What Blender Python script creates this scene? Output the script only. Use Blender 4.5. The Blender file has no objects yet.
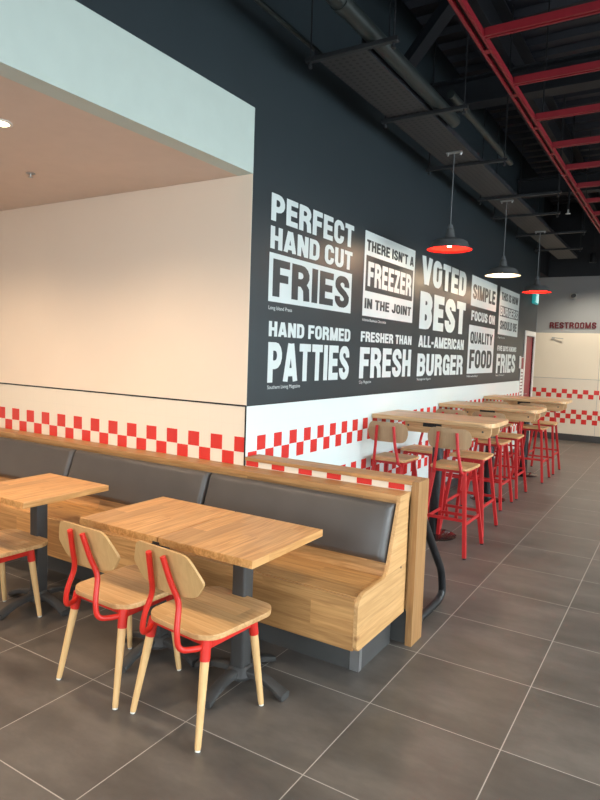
import bpy, bmesh, math, random
from mathutils import Vector, Matrix
PI = math.pi
S = bpy.context.scene
C = S.collection

# ---------------------------------------------------------------- camera
cam_d = bpy.data.cameras.new('camera'); cam = bpy.data.objects.new('camera', cam_d); C.objects.link(cam)
cam_d.sensor_fit = 'VERTICAL'; cam_d.sensor_height = 24.0; cam_d.lens = 621.04 / 800 * 24.0
cam_d.clip_start = 0.05; cam_d.clip_end = 100
cam.matrix_world = (Matrix.Translation((2.3894, -3.2222, 1.6282)) @ Matrix.Rotation(math.radians(31.654), 4, 'Z')
                    @ Matrix.Rotation(math.radians(90 - 4.4725), 4, 'X') @ Matrix.Rotation(math.radians(1.9896), 4, 'Z'))
S.camera = cam

# ---------------------------------------------------------------- world, lights, exposure
w = bpy.data.worlds.new('World'); S.world = w; w.use_nodes = True
bg = w.node_tree.nodes['Background']; bg.inputs[0].default_value = (0.75, 0.87, 1.0, 1); bg.inputs[1].default_value = 1.0
S.view_settings.view_transform = 'Standard'; S.view_settings.look = 'None'
S.view_settings.gamma = 1.0; S.view_settings.use_curve_mapping = False
S.view_settings.exposure = 0.13

def light(name, typ, loc, energy, color, rot=(0, 0, 0), size=None, size_y=None, spot=None, blend=0.6, rad=0.05):
    d = bpy.data.lights.new(name, typ); d.energy = energy; d.color = color
    if typ == 'AREA':
        d.size = size
        if size_y: d.shape = 'RECTANGLE'; d.size_y = size_y
        else: d.shape = 'DISK'
    if typ == 'SPOT': d.spot_size = spot; d.spot_blend = blend; d.shadow_soft_size = rad
    if typ == 'POINT': d.shadow_soft_size = rad
    o = bpy.data.objects.new(name, d); C.objects.link(o); o.location = loc; o.rotation_euler = rot
    return o
DAY = (0.84, 0.95, 1.0); WARM = (1.0, 0.75, 0.52); WARM2 = (1.0, 0.89, 0.73)
# daylight through the shop windows in the right-hand wall and the wall behind the viewer
for y in (-3.2, 0.6, 4.4):
    light('window_daylight', 'AREA', (6.42, y, 1.75), 132, DAY, (0, math.radians(66), 0), 2.7, 3.2).data.spread = math.radians(125)
for x in (0.9, 4.3):
    light('window_daylight', 'AREA', (x, -5.92, 1.75), 58, DAY, (math.radians(66), 0, 0), 3.0, 2.7).data.spread = math.radians(125)
# recessed downlights of the alcove ceiling, and hall spots added for their warm light
DOWN = [(-0.64, -1.29), (-2.3, -1.29), (-0.64, -3.3), (-2.3, -3.3)]
for x, y in DOWN:
    light('downlight_beam', 'SPOT', (x, y, 2.69), 88, WARM, (0, 0, 0), spot=math.radians(150), blend=0.8, rad=0.05)
HALL = [(1.85, -1.28), (3.6, 1.6), (3.6, 4.8), (2.6, 8.2), (0.8, 9.5)]
for i, (x, y) in enumerate(HALL):
    light('added_hall_beam', 'SPOT', (x, y, 3.43), [95, 150, 140, 380, 130][i], WARM2, (0, 0, 0), spot=math.radians(140), blend=0.7, rad=0.08)

# ---------------------------------------------------------------- materials
def new_mat(name):
    m = bpy.data.materials.new(name); m.use_nodes = True
    return m, m.node_tree.nodes, m.node_tree.links, m.node_tree.nodes['Principled BSDF']
def mapping(n, l, scale=(1, 1, 1), rot=(0, 0, 0), coord='Object'):
    tc = n.new('ShaderNodeTexCoord'); mp = n.new('ShaderNodeMapping')
    mp.inputs['Scale'].default_value = scale; mp.inputs['Rotation'].default_value = rot
    l.new(tc.outputs[coord], mp.inputs['Vector']); return mp
def ramp(n, stops):
    r = n.new('ShaderNodeValToRGB'); e = r.color_ramp.elements
    e[0].position = stops[0][0]; e[0].color = (*stops[0][1], 1); e[1].position = stops[-1][0]; e[1].color = (*stops[-1][1], 1)
    for p, c in stops[1:-1]:
        k = e.new(p); k.color = (*c, 1)
    return r
def plain(name, col, rough=0.5, metal=0.0, var=0.06, scale=8, bump=0.0, bscale=200, coat=0.0, spec=0.5):
    m, n, l, b = new_mat(name)
    mp = mapping(n, l); ns = n.new('ShaderNodeTexNoise'); ns.inputs['Scale'].default_value = scale; ns.inputs['Detail'].default_value = 4
    l.new(mp.outputs[0], ns.inputs['Vector'])
    r = ramp(n, [(0.3, tuple(c * (1 - var) for c in col)), (0.7, tuple(min(1, c * (1 + var)) for c in col))])
    l.new(ns.outputs[0], r.inputs[0]); l.new(r.outputs[0], b.inputs['Base Color'])
    b.inputs['Roughness'].default_value = rough; b.inputs['Metallic'].default_value = metal
    b.inputs['Coat Weight'].default_value = coat; b.inputs['Specular IOR Level'].default_value = spec
    if bump:
        n2 = n.new('ShaderNodeTexNoise'); n2.inputs['Scale'].default_value = bscale; l.new(mp.outputs[0], n2.inputs['Vector'])
        bp = n.new('ShaderNodeBump'); bp.inputs['Strength'].default_value = bump; bp.inputs['Distance'].default_value = 0.002
        l.new(n2.outputs[0], bp.inputs['Height']); l.new(bp.outputs[0], b.inputs['Normal'])
    return m
def wood(name, light_c, dark_c, stave=0.085, length=0.55, axis='x', rough=0.42, grain=1.0, staves=True):
    """oak: long grain along `axis`, glued staves of slightly different tones"""
    m, n, l, b = new_mat(name)
    rot = {'x': (0, 0, 0), 'y': (0, 0, PI/2), 'z': (0, PI/2, 0), 'zx': (PI/2, 0, 0)}[axis]
    mp = mapping(n, l, (1, 1, 1), rot)
    # tone per stave
    sx = n.new('ShaderNodeSeparateXYZ'); l.new(mp.outputs[0], sx.inputs[0])
    add = n.new('ShaderNodeMath'); add.operation = 'ADD'; l.new(sx.outputs[1], add.inputs[0])
    mz = n.new('ShaderNodeMath'); mz.operation = 'MULTIPLY'; mz.inputs[1].default_value = 0.93; l.new(sx.outputs[2], mz.inputs[0]); l.new(mz.outputs[0], add.inputs[1])
    dv = n.new('ShaderNodeMath'); dv.operation = 'DIVIDE'; dv.inputs[1].default_value = stave; l.new(add.outputs[0], dv.inputs[0])
    fl = n.new('ShaderNodeMath'); fl.operation = 'FLOOR'; l.new(dv.outputs[0], fl.inputs[0])
    off = n.new('ShaderNodeMath'); off.operation = 'MULTIPLY'; off.inputs[1].default_value = 0.37; l.new(fl.outputs[0], off.inputs[0])
    dx = n.new('ShaderNodeMath'); dx.operation = 'DIVIDE'; dx.inputs[1].default_value = length; l.new(sx.outputs[0], dx.inputs[0])
    ax = n.new('ShaderNodeMath'); ax.operation = 'ADD'; l.new(dx.outputs[0], ax.inputs[0]); l.new(off.outputs[0], ax.inputs[1])
    fx = n.new('ShaderNodeMath'); fx.operation = 'FLOOR'; l.new(ax.outputs[0], fx.inputs[0])
    cb = n.new('ShaderNodeCombineXYZ'); l.new(fl.outputs[0], cb.inputs[0]); l.new(fx.outputs[0], cb.inputs[1])
    wn = n.new('ShaderNodeTexWhiteNoise'); l.new(cb.outputs[0], wn.inputs['Vector'])
    # grain
    mp2 = n.new('ShaderNodeVectorMath'); mp2.operation = 'MULTIPLY'; mp2.inputs[1].default_value = (1.6, 26, 26); l.new(mp.outputs[0], mp2.inputs[0])
    sc = n.new('ShaderNodeVectorMath'); sc.operation = 'ADD'; l.new(mp2.outputs[0], sc.inputs[0])
    if staves:
        vv = n.new('ShaderNodeVectorMath'); vv.operation = 'SCALE'; vv.inputs[3].default_value = 7; l.new(wn.outputs['Color'], vv.inputs[0]); l.new(vv.outputs[0], sc.inputs[1])
    g = n.new('ShaderNodeTexNoise'); g.inputs['Scale'].default_value = 1.6; g.inputs['Detail'].default_value = 7; g.inputs['Distortion'].default_value = 1.2
    l.new(sc.outputs[0], g.inputs['Vector'])
    mid = tuple((a + c) / 2 for a, c in zip(light_c, dark_c))
    r = ramp(n, [(0.30, tuple(m_ + (d_ - m_) * grain for m_, d_ in zip(mid, dark_c))), (0.5, mid), (0.66, tuple(m_ + (d_ - m_) * grain for m_, d_ in zip(mid, light_c)))])
    l.new(g.outputs[0], r.inputs[0])
    out = r.outputs[0]
    if staves:
        mr = n.new('ShaderNodeMapRange'); mr.inputs[3].default_value = 0.80; mr.inputs[4].default_value = 1.14; l.new(wn.outputs['Value'], mr.inputs[0])
        mx = n.new('ShaderNodeVectorMath'); mx.operation = 'SCALE'; l.new(r.outputs[0], mx.inputs[0]); l.new(mr.outputs[0], mx.inputs[3])
        out = mx.outputs[0]
    # a few knots
    kv = n.new('ShaderNodeVectorMath'); kv.operation = 'MULTIPLY'; kv.inputs[1].default_value = (2.2, 6, 6); l.new(mp.outputs[0], kv.inputs[0])
    vo = n.new('ShaderNodeTexVoronoi'); vo.inputs['Scale'].default_value = 1.0; l.new(kv.outputs[0], vo.inputs['Vector'])
    kr = ramp(n, [(0.03, (0.42, 0.30, 0.2)), (0.10, (1, 1, 1))]); l.new(vo.outputs['Distance'], kr.inputs[0])
    mm = n.new('ShaderNodeMix'); mm.data_type = 'RGBA'; mm.blend_type = 'MULTIPLY'; mm.inputs[0].default_value = 0.8
    l.new(out, mm.inputs[6]); l.new(kr.outputs[0], mm.inputs[7]); l.new(mm.outputs[2], b.inputs['Base Color'])
    b.inputs['Roughness'].default_value = rough
    bp = n.new('ShaderNodeBump'); bp.inputs['Strength'].default_value = 0.12; bp.inputs['Distance'].default_value = 0.001
    l.new(g.outputs[0], bp.inputs['Height']); l.new(bp.outputs[0], b.inputs['Normal'])
    return m
def tiled(name, col, ax, pitch=0.1, amt=0.96, rough=0.22, offs=0.0):
    """glazed wall tile with faint joints; ax = horizontal axis index, joints in ax and z"""
    m, n, l, b = new_mat(name)
    mp = mapping(n, l); sx = n.new('ShaderNodeSeparateXYZ'); l.new(mp.outputs[0], sx.inputs[0])
    outs = []
    for k, o in ((ax, offs), (2, 0.06)):
        a = n.new('ShaderNodeMath'); a.operation = 'ADD'; a.inputs[1].default_value = o + 50 * pitch; l.new(sx.outputs[k], a.inputs[0])
        d = n.new('ShaderNodeMath'); d.operation = 'PINGPONG'; d.inputs[1].default_value = pitch / 2; l.new(a.outputs[0], d.inputs[0])
        s = n.new('ShaderNodeMath'); s.operation = 'LESS_THAN'; s.inputs[1].default_value = 0.0012; l.new(d.outputs[0], s.inputs[0]); outs.append(s)
    mxx = n.new('ShaderNodeMath'); mxx.operation = 'MAXIMUM'; l.new(outs[0].outputs[0], mxx.inputs[0]); l.new(outs[1].outputs[0], mxx.inputs[1])
    mi = n.new('ShaderNodeMix'); mi.data_type = 'RGBA'; mi.inputs[6].default_value = (*col, 1); mi.inputs[7].default_value = (*[c * amt for c in col], 1)
    l.new(mxx.outputs[0], mi.inputs[0]); l.new(mi.outputs[2], b.inputs['Base Color']); b.inputs['Roughness'].default_value = rough
    return m

M = {}
M['oak_top'] = wood('oak_top', (0.67, 0.365, 0.140), (0.43, 0.195, 0.055), 0.09, 0.6, 'y', 0.36)
M['oak_bar'] = wood('oak_bar', (0.74, 0.48, 0.25), (0.54, 0.31, 0.14), 0.10, 1.1, 'x', 0.34)
M['oak_bench'] = wood('oak_bench', (0.62, 0.34, 0.130), (0.40, 0.190, 0.062), 0.12, 0.8, 'x', 0.42)
M['oak_end'] = wood('oak_end', (0.67, 0.40, 0.175), (0.48, 0.255, 0.095), 0.16, 1.2, 'y', 0.45)
M['oak_trim'] = wood('oak_trim', (0.52, 0.285, 0.115), (0.37, 0.18, 0.062), 0.3, 3.0, 'x', 0.45)
M['oak_post'] = wood('oak_post', (0.52, 0.285, 0.115), (0.37, 0.18, 0.062), 0.3, 3.0, 'z', 0.45)
M['oak_seat'] = wood('oak_seat', (0.74, 0.455, 0.21), (0.54, 0.285, 0.105), 0.10, 0.9, 'x', 0.40)
M['ply_back'] = wood('ply_back', (0.62, 0.385, 0.165), (0.53, 0.31, 0.120), 0.5, 3.0, 'z', 0.45, 0.7, False)
M['ply_back2'] = wood('ply_back2', (0.44, 0.29, 0.16), (0.35, 0.22, 0.115), 0.5, 3.0, 'z', 0.5, 0.7, False)
M['beech'] = wood('beech', (0.78, 0.50, 0.235), (0.66, 0.40, 0.165), 0.5, 3.0, 'z', 0.42, 0.6, False)
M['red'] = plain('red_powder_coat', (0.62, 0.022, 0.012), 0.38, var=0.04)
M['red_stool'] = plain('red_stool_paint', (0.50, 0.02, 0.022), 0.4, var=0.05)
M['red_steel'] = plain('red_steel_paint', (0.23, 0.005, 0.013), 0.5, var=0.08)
M['slot'] = plain('painted_channel_shade', (0.03, 0.004, 0.006), 0.7)  # shade inside the red channels, put into the colour
M['glide'] = plain('white_glide', (0.75, 0.72, 0.66), 0.5)
M['vinyl'] = plain('charcoal_vinyl', (0.074, 0.067, 0.064), 0.34, var=0.10, scale=5, bump=0.25, bscale=420, spec=0.55)
M['piping'] = plain('vinyl_piping', (0.035, 0.035, 0.038), 0.4)
M['iron'] = plain('grey_iron', (0.055, 0.054, 0.053), 0.5, 0.1, bump=0.2, bscale=300)
M['black_metal'] = plain('black_metal', (0.014, 0.015, 0.017), 0.42, 0.1)
M['disc'] = plain('polished_dark_base', (0.10, 0.09, 0.09), 0.12, 0.85)
M['steel'] = plain('brushed_steel', (0.42, 0.42, 0.42), 0.35, 0.8, var=0.12)
M['slate'] = plain('slate_paint', (0.024, 0.035, 0.041), 0.42, var=0.05, scale=2.0)
M['offwhite'] = plain('pale_wall_paint', (0.54, 0.63, 0.58), 0.7, var=0.02)
M['cream'] = plain('warm_cast_paint', (0.84, 0.71, 0.58), 0.6, var=0.015, scale=2)  # white wall with the warm lamp cast partly put into its colour
M['alcove'] = plain('alcove_ceiling_paint', (0.68, 0.56, 0.475), 0.75, var=0.02)  # warm white, downlight cast partly put into the colour
M['warm_cast_tile_x'] = tiled('warm_cast_tile_x', (0.82, 0.74, 0.62), 0)  # white tile, warm lamp cast partly put into its colour
M['cool_cast_tile_y'] = tiled('cool_cast_tile_y', (0.74, 0.84, 0.83), 1)  # same tile, cool daylight cast partly put into its colour
M['red_tile'] = plain('red_tile', (0.66, 0.04, 0.035), 0.25, var=0.03)
M['grey_wall'] = plain('grey_wall_paint', (0.33, 0.345, 0.35), 0.65, var=0.02, scale=2)
M['cream_far'] = plain('warm_cast_far_paint', (0.88, 0.79, 0.64), 0.6, var=0.015, scale=2)  # far wall's white, warm lamp cast partly put into the colour
M['blackpaint'] = plain('black_ceiling_paint', (0.012, 0.015, 0.020), 0.6, var=0.1)
M['deck'] = plain('dark_deck', (0.015, 0.018, 0.028), 0.55, var=0.12, scale=3)
M['girder'] = plain('dark_girder', (0.009, 0.011, 0.015), 0.6, var=0.12)
M['duct'] = plain('dark_pipe', (0.020, 0.027, 0.026), 0.42, 0.2)
M['baseboard'] = plain('dark_baseboard', (0.055, 0.055, 0.058), 0.4)
M['white'] = plain('white_paint', (0.80, 0.78, 0.74), 0.5, var=0.02)
M['door_red'] = plain('dark_red_door', (0.22, 0.008, 0.022), 0.4, var=0.05)
M['letter_red'] = plain('dark_red_letters', (0.13, 0.004, 0.012), 0.5)
M['vinyl_white'] = plain('white_wall_lettering', (0.64, 0.71, 0.70), 0.5, var=0.03, scale=3)
M['cord'] = plain('grey_cord', (0.22, 0.23, 0.24), 0.4, 0.5)
M['shade_out'] = plain('dark_enamel', (0.11, 0.115, 0.115), 0.4)
M['shade_red'] = plain('red_enamel_inside', (0.80, 0.010, 0.006), 0.6, spec=0.15)
M['shade_white'] = plain('white_enamel_inside', (0.92, 0.86, 0.76), 0.45)
M['toe'] = plain('dark_toe_tile', (0.075, 0.074, 0.072), 0.35, var=0.12, scale=5)
M['plastic_grey'] = plain('light_grey_plastic', (0.45, 0.45, 0.43), 0.5)
M['paper'] = plain('paper', (0.72, 0.68, 0.62), 0.6)
def emit(name, col, s):
    m, n, l, b = new_mat(name); b.inputs['Base Color'].default_value = (*col, 1)
    b.inputs['Emission Color'].default_value = (*col, 1); b.inputs['Emission Strength'].default_value = s; return m
M['bulb'] = emit('lamp_glow', (1.0, 0.70, 0.36), 14)
M['down_glow'] = emit('downlight_glow', (1.0, 0.80, 0.50), 18)
M['exit_teal'] = emit('exit_sign_teal', (0.02, 0.30, 0.30), 0.5)
M['exit_white'] = emit('exit_sign_white', (0.6, 0.95, 0.95), 0.6)
m, n, l, b = new_mat('window_glass'); b.inputs['Transmission Weight'].default_value = 1; b.inputs['Roughness'].default_value = 0.0; b.inputs['IOR'].default_value = 1.05; M['glass'] = m

# floor: large grey-brown porcelain tiles, 0.6 m, light joints
m, n, l, b = new_mat('floor_tile')
mp = mapping(n, l); sx = n.new('ShaderNodeSeparateXYZ'); l.new(mp.outputs[0], sx.inputs[0])
masks = []; cells = []
for k, o in ((0, 0.5534), (1, 1.2513)):
    a = n.new('ShaderNodeMath'); a.operation = 'ADD'; a.inputs[1].default_value = o + 12.0; l.new(sx.outputs[k], a.inputs[0])
    d = n.new('ShaderNodeMath'); d.operation = 'PINGPONG'; d.inputs[1].default_value = 0.3; l.new(a.outputs[0], d.inputs[0])
    s = n.new('ShaderNodeMath'); s.operation = 'LESS_THAN'; s.inputs[1].default_value = 0.0022; l.new(d.outputs[0], s.inputs[0]); masks.append(s)
    q = n.new('ShaderNodeMath'); q.operation = 'DIVIDE'; q.inputs[1].default_value = 0.6; l.new(a.outputs[0], q.inputs[0])
    f = n.new('ShaderNodeMath'); f.operation = 'FLOOR'; l.new(q.outputs[0], f.inputs[0]); cells.append(f)
mx = n.new('ShaderNodeMath'); mx.operation = 'MAXIMUM'; l.new(masks[0].outputs[0], mx.inputs[0]); l.new(masks[1].outputs[0], mx.inputs[1])
cb = n.new('ShaderNodeCombineXYZ'); l.new(cells[0].outputs[0], cb.inputs[0]); l.new(cells[1].outputs[0], cb.inputs[1])
wn = n.new('ShaderNodeTexWhiteNoise'); l.new(cb.outputs[0], wn.inputs['Vector'])
vs = n.new('ShaderNodeVectorMath'); vs.operation = 'SCALE'; vs.inputs[3].default_value = 9; l.new(wn.outputs['Color'], vs.inputs[0])
va = n.new('ShaderNodeVectorMath'); va.operation = 'ADD'; l.new(vs.outputs[0], va.inputs[0]); l.new(mp.outputs[0], va.inputs[1])
st = n.new('ShaderNodeVectorMath'); st.operation = 'MULTIPLY'; st.inputs[1].default_value = (1.6, 3.2, 1); l.new(va.outputs[0], st.inputs[0])
ns = n.new('ShaderNodeTexNoise'); ns.inputs['Scale'].default_value = 1.3; ns.inputs['Detail'].default_value = 8; ns.inputs['Roughness'].default_value = 0.62
l.new(st.outputs[0], ns.inputs['Vector'])
r = ramp(n, [(0.3, (0.074, 0.065, 0.057)), (0.52, (0.110, 0.096, 0.084)), (0.72, (0.155, 0.135, 0.117))]); l.new(ns.outputs[0], r.inputs[0])
mi = n.new('ShaderNodeMix'); mi.data_type = 'RGBA'; l.new(mx.outputs[0], mi.inputs[0]); l.new(r.outputs[0], mi.inputs[6]); mi.inputs[7].default_value = (0.40, 0.37, 0.33, 1)
l.new(mi.outputs[2], b.inputs['Base Color'])
rr = n.new('ShaderNodeMapRange'); rr.inputs[3].default_value = 0.30; rr.inputs[4].default_value = 0.46; l.new(ns.outputs[0], rr.inputs[0]); l.new(rr.outputs[0], b.inputs['Roughness'])
b.inputs['Specular IOR Level'].default_value = 0.5
M['floor'] = m
# perforated tray steel: regular round holes
m, n, l, b = new_mat('perforated_tray')
mp = mapping(n, l, (1, 1, 1)); sx = n.new('ShaderNodeSeparateXYZ'); l.new(mp.outputs[0], sx.inputs[0]); ds = []
for k in (0, 1):
    a = n.new('ShaderNodeMath'); a.operation = 'ADD'; a.inputs[1].default_value = 20; l.new(sx.outputs[k], a.inputs[0])
    d = n.new('ShaderNodeMath'); d.operation = 'PINGPONG'; d.inputs[1].default_value = 0.024; l.new(a.outputs[0], d.inputs[0])
    p = n.new('ShaderNodeMath'); p.operation = 'POWER'; p.inputs[1].default_value = 2; l.new(d.outputs[0], p.inputs[0]); ds.append(p)
sm = n.new('ShaderNodeMath'); sm.operation = 'ADD'; l.new(ds[0].outputs[0], sm.inputs[0]); l.new(ds[1].outputs[0], sm.inputs[1])
lt = n.new('ShaderNodeMath'); lt.operation = 'LESS_THAN'; lt.inputs[1].default_value = 0.0125 ** 2; l.new(sm.outputs[0], lt.inputs[0])
mi = n.new('ShaderNodeMix'); mi.data_type = 'RGBA'; mi.inputs[6].default_value = (0.036, 0.034, 0.034, 1); mi.inputs[7].default_value = (0.006, 0.006, 0.007, 1)
l.new(lt.outputs[0], mi.inputs[0]); l.new(mi.outputs[2], b.inputs['Base Color']); b.inputs['Roughness'].default_value = 0.5
M['tray'] = m

# ---------------------------------------------------------------- helpers
def thing(name, label, cat, loc=(0, 0, 0), rotz=0, group=None):
    o = bpy.data.objects.new(name, None); C.objects.link(o); o.empty_display_size = 0.1
    o.location = loc; o.rotation_euler = (0, 0, rotz); tag(o, label, cat, group); return o
def tag(o, label, cat, group=None):
    o['label'] = label; o['category'] = cat
    if group: o['group'] = group
    return o
def obj(name, bm, mats, parent=None, smooth=False, loc=None):
    me = bpy.data.meshes.new(name)
    bmesh.ops.recalc_face_normals(bm, faces=bm.faces[:])
    bm.to_mesh(me); bm.free()
    if not isinstance(mats, (list, tuple)): mats = [mats]
    for mt in mats: me.materials.append(mt)
    if smooth:
        for p in me.polygons: p.use_smooth = True
        me.set_sharp_from_angle(angle=math.radians(38))
    o = bpy.data.objects.new(name, me); C.objects.link(o)
    if parent: o.parent = parent
    if loc: o.location = loc
    return o
def struct(name, bm, mats, **k):
    o = obj(name, bm, mats, **k); o['kind'] = 'structure'; return o
def B(): return bmesh.new()
def box(bm, x0, x1, y0, y1, z0, z1, bev=0.0, mi=0, seg=2):
    t = bmesh.new()
    bmesh.ops.create_cube(t, size=1)
    for v in t.verts:
        v.co = Vector((x0 + (v.co.x + .5) * (x1 - x0), y0 + (v.co.y + .5) * (y1 - y0), z0 + (v.co.z + .5) * (z1 - z0)))
    if bev: bmesh.ops.bevel(t, geom=t.edges[:], offset=bev, segments=seg, affect='EDGES', profile=0.6)
    merge(bm, t, mi); return bm
def merge(bm, t, mi=0):
    mp_ = {}
    for v in t.verts: mp_[v] = bm.verts.new(v.co)
    for f in t.faces:
        try: nf = bm.faces.new([mp_[v] for v in f.verts]); nf.material_index = mi
        except ValueError: pass
    t.free()
def quad(bm, pts, mi=0):
    f = bm.faces.new([bm.verts.new(p) for p in pts]); f.material_index = mi; return f
def prism(bm, pts, vec, bev=0.0, mi=0, seg=2):
    """polygon (3d points) extruded along vec"""
    t = bmesh.new(); f = t.faces.new([t.verts.new(p) for p in pts])
    r_ = bmesh.ops.extrude_face_region(t, geom=[f])
    vs_ = [g for g in r_['geom'] if isinstance(g, bmesh.types.BMVert)]
    bmesh.ops.translate(t, vec=Vector(vec), verts=vs_)
    if bev:
        es = [e for e in t.edges if len(e.link_faces) == 2 and e.calc_face_angle(0) > 0.9]
        bmesh.ops.bevel(t, geom=es, offset=bev, segments=seg, affect='EDGES', profile=0.6)
    merge(bm, t, mi); return bm
def tube(bm, pts, r, seg=10, r2=None, cap=True, mi=0):
    """round tube along a polyline; r may be a list"""
    pts = [Vector(p) for p in pts]; N = len(pts)
    if not isinstance(r, (list, tuple)):
        r = [r + ((r2 if r2 is not None else r) - r) * i / (N - 1) for i in range(N)]
    rings = []; up = None
    for i in range(N):
        if i == 0: d = pts[1] - pts[0]
        elif i == N - 1: d = pts[-1] - pts[-2]
        else: d = (pts[i + 1] - pts[i]).normalized() + (pts[i] - pts[i - 1]).normalized()
        d.normalize()
        if up is None: up = Vector((0, 0, 1)) if abs(d.z) < 0.9 else Vector((1, 0, 0))
        s_ = d.cross(up).normalized(); up = s_.cross(d).normalized()
        rings.append([bm.verts.new(pts[i] + (s_ * math.cos(a) + up * math.sin(a)) * r[i]) for a in [2 * PI * k / seg for k in range(seg)]])
    for a, b_ in zip(rings, rings[1:]):
        for k in range(seg):
            f = bm.faces.new((a[k], a[(k + 1) % seg], b_[(k + 1) % seg], b_[k])); f.material_index = mi
    if cap:
        for rg in (rings[0][::-1], rings[-1]):
            f = bm.faces.new(rg); f.material_index = mi
    return bm
def bar(bm, p, q, a, b_, mi=0):
    """rectangular bar from p to q, a wide sideways, b_ high"""
    p, q = Vector(p), Vector(q); d = (q - p).normalized()
    up = Vector((0, 0, 1)) if abs(d.z) < 0.9 else Vector((0, 1, 0))
    s_ = d.cross(up).normalized(); u = s_.cross(d).normalized()
    c = [(-a/2, -b_/2), (a/2, -b_/2), (a/2, b_/2), (-a/2, b_/2)]
    r1 = [bm.verts.new(p + s_ * x + u * y) for x, y in c]; r2 = [bm.verts.new(q + s_ * x + u * y) for x, y in c]
    for k in range(4):
        f = bm.faces.new((r1[k], r1[(k+1) % 4], r2[(k+1) % 4], r2[k])); f.material_index = mi
    bm.faces.new(r1[::-1]).material_index = mi; bm.faces.new(r2).material_index = mi
    return bm
def lathe(bm, prof, seg=32, mi=0, c=(0, 0, 0)):
    rings = []
    for r_, z in prof:
        if r_ < 1e-6: rings.append([bm.verts.new((c[0], c[1], c[2] + z))])
        else: rings.append([bm.verts.new((c[0] + r_ * math.cos(2*PI*k/seg), c[1] + r_ * math.sin(2*PI*k/seg), c[2] + z)) for k in range(seg)])
    for a, b_ in zip(rings, rings[1:]):
        for k in range(seg):
            k2 = (k + 1) % seg
            if len(a) == 1 and len(b_) == 1: continue
            if len(a) == 1: f = bm.faces.new((a[0], b_[k2], b_[k]))
            elif len(b_) == 1: f = bm.faces.new((a[k], a[k2], b_[0]))
            else: f = bm.faces.new((a[k], a[k2], b_[k2], b_[k]))
            f.material_index = mi
    return bm
def fillet(pts, rads, n_=5):
    """round the corners of a 3d polyline"""
    out = [Vector(pts[0])]
    for i in range(1, len(pts) - 1):
        p, a, b_ = Vector(pts[i]), Vector(pts[i-1]), Vector(pts[i+1]); r_ = rads
        u, v = (a - p), (b_ - p); k = min(r_, u.length * .49, v.length * .49)
        s_, e_ = p + u.normalized() * k, p + v.normalized() * k
        for j in range(n_ + 1):
            t = j / n_; out.append(s_ * (1-t)**2 + p * 2*t*(1-t) + e_ * t*t)
    out.append(Vector(pts[-1])); return out
def round_poly(pts, rads, n_=5):
    """2d polygon with rounded corners"""
    N = len(pts); out = []
    for i in range(N):
        p = Vector(pts[i]); a = Vector(pts[i-1]); b_ = Vector(pts[(i+1) % N]); r_ = rads[i] if isinstance(rads, (list, tuple)) else rads
        u, v = a - p, b_ - p; k = min(r_, u.length*.49, v.length*.49)
        s_, e_ = p + u.normalized()*k, p + v.normalized()*k
        for j in range(n_ + 1):
            t = j / n_; q = s_*(1-t)**2 + p*2*t*(1-t) + e_*t*t; out.append((q.x, q.y))
    return out
def dup(root, loc, rotz, label, group=None):
    r_ = root.copy(); C.objects.link(r_); r_.location = loc; r_.rotation_euler = (0, 0, rotz); r_['label'] = label
    if group: r_['group'] = group
    for ch in list(root.children):
        c_ = ch.copy(); C.objects.link(c_); c_.parent = r_
        for g_ in list(ch.children):
            d_ = g_.copy(); C.objects.link(d_); d_.parent = c_
    return r_

# ---------------------------------------------------------------- room shell
bm = B(); box(bm, -4.2, 6.7, -6.2, 10.7, -0.12, 0.0); struct('floor', bm, M['floor'])
ZC = 4.8
# ceiling deck: corrugated, ribs across the hall
bm = B(); box(bm, -0.15, 6.7, -6.2, 10.7, ZC + 0.06, ZC + 0.16)
y = -6.1
while y < 10.6:
    prism(bm, [(-0.15, y, ZC + 0.06), (-0.15, y + 0.03, ZC), (-0.15, y + 0.12, ZC), (-0.15, y + 0.15, ZC + 0.06)], (6.85, 0, 0)); y += 0.30
struct('ceiling', bm, M['deck'])
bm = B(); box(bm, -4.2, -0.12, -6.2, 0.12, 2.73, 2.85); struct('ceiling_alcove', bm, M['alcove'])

def squares(bm, rows, lo, hi, axis, plane, mi, out, zmin=-1):
    """red squares 0.1 m, slightly proud tiles; rows = [(z0, z1, phase)]"""
    for z0, z1, ph in rows:
        a = ph
        while a < hi:
            if a >= lo - 1e-6 and a + 0.1 <= hi + 0.03:
                z0_ = max(z0, zmin); a0, a1 = a + .001, min(a + .099, hi)
                if axis == 'y': box(bm, plane, plane + out, a0, a1, z0_ + .001, z1 - .001, mi=mi)
                else: box(bm, a0, a1, plane + out, plane, z0_ + .001, z1 - .001, mi=mi)
            a += 0.2
# left wall: the mural wall (slate paint above, white tile below), doorway near the end, pale band over the alcove
ZB = 1.265; D0, D1, DZ = 8.04, 8.72, 2.04; YE = 8.88
bm = B()
def wpan(y0, y1, z0, z1, mi): box(bm, -0.15, 0.0, y0, y1, z0, z1, mi=mi)
wpan(0.0, D0, 0, ZB, 1); wpan(0.0, D0, ZB, ZC, 0); wpan(D0, D1, DZ, ZC, 0); wpan(D1, YE, 0, ZC, 0)
wpan(-6.1, 0.0, 2.852, 3.13, 2); wpan(-6.1, 0.0, 3.13, ZC, 0)
box(bm, -0.119, 0.0, -6.1, 0.0, 2.73, 2.852, mi=2)
squares(bm, [(0.96, 1.06, 0.125), (0.86, 0.96, 0.225), (0.86, 0.96, 0.025), (0.60, 0.69, 0.125), (0.50, 0.60, 0.025), (0.40, 0.50, 0.125)][:2] + [(0.60, 0.69, 0.125), (0.50, 0.60, 0.225), (0.40, 0.50, 0.125)],
        0.0, D0 - 0.1, 'y', 0.0, 3, 0.0015)
box(bm, 0, 0.0015, 0.026, 0.124, 0.861, 0.959, mi=3)
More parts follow.
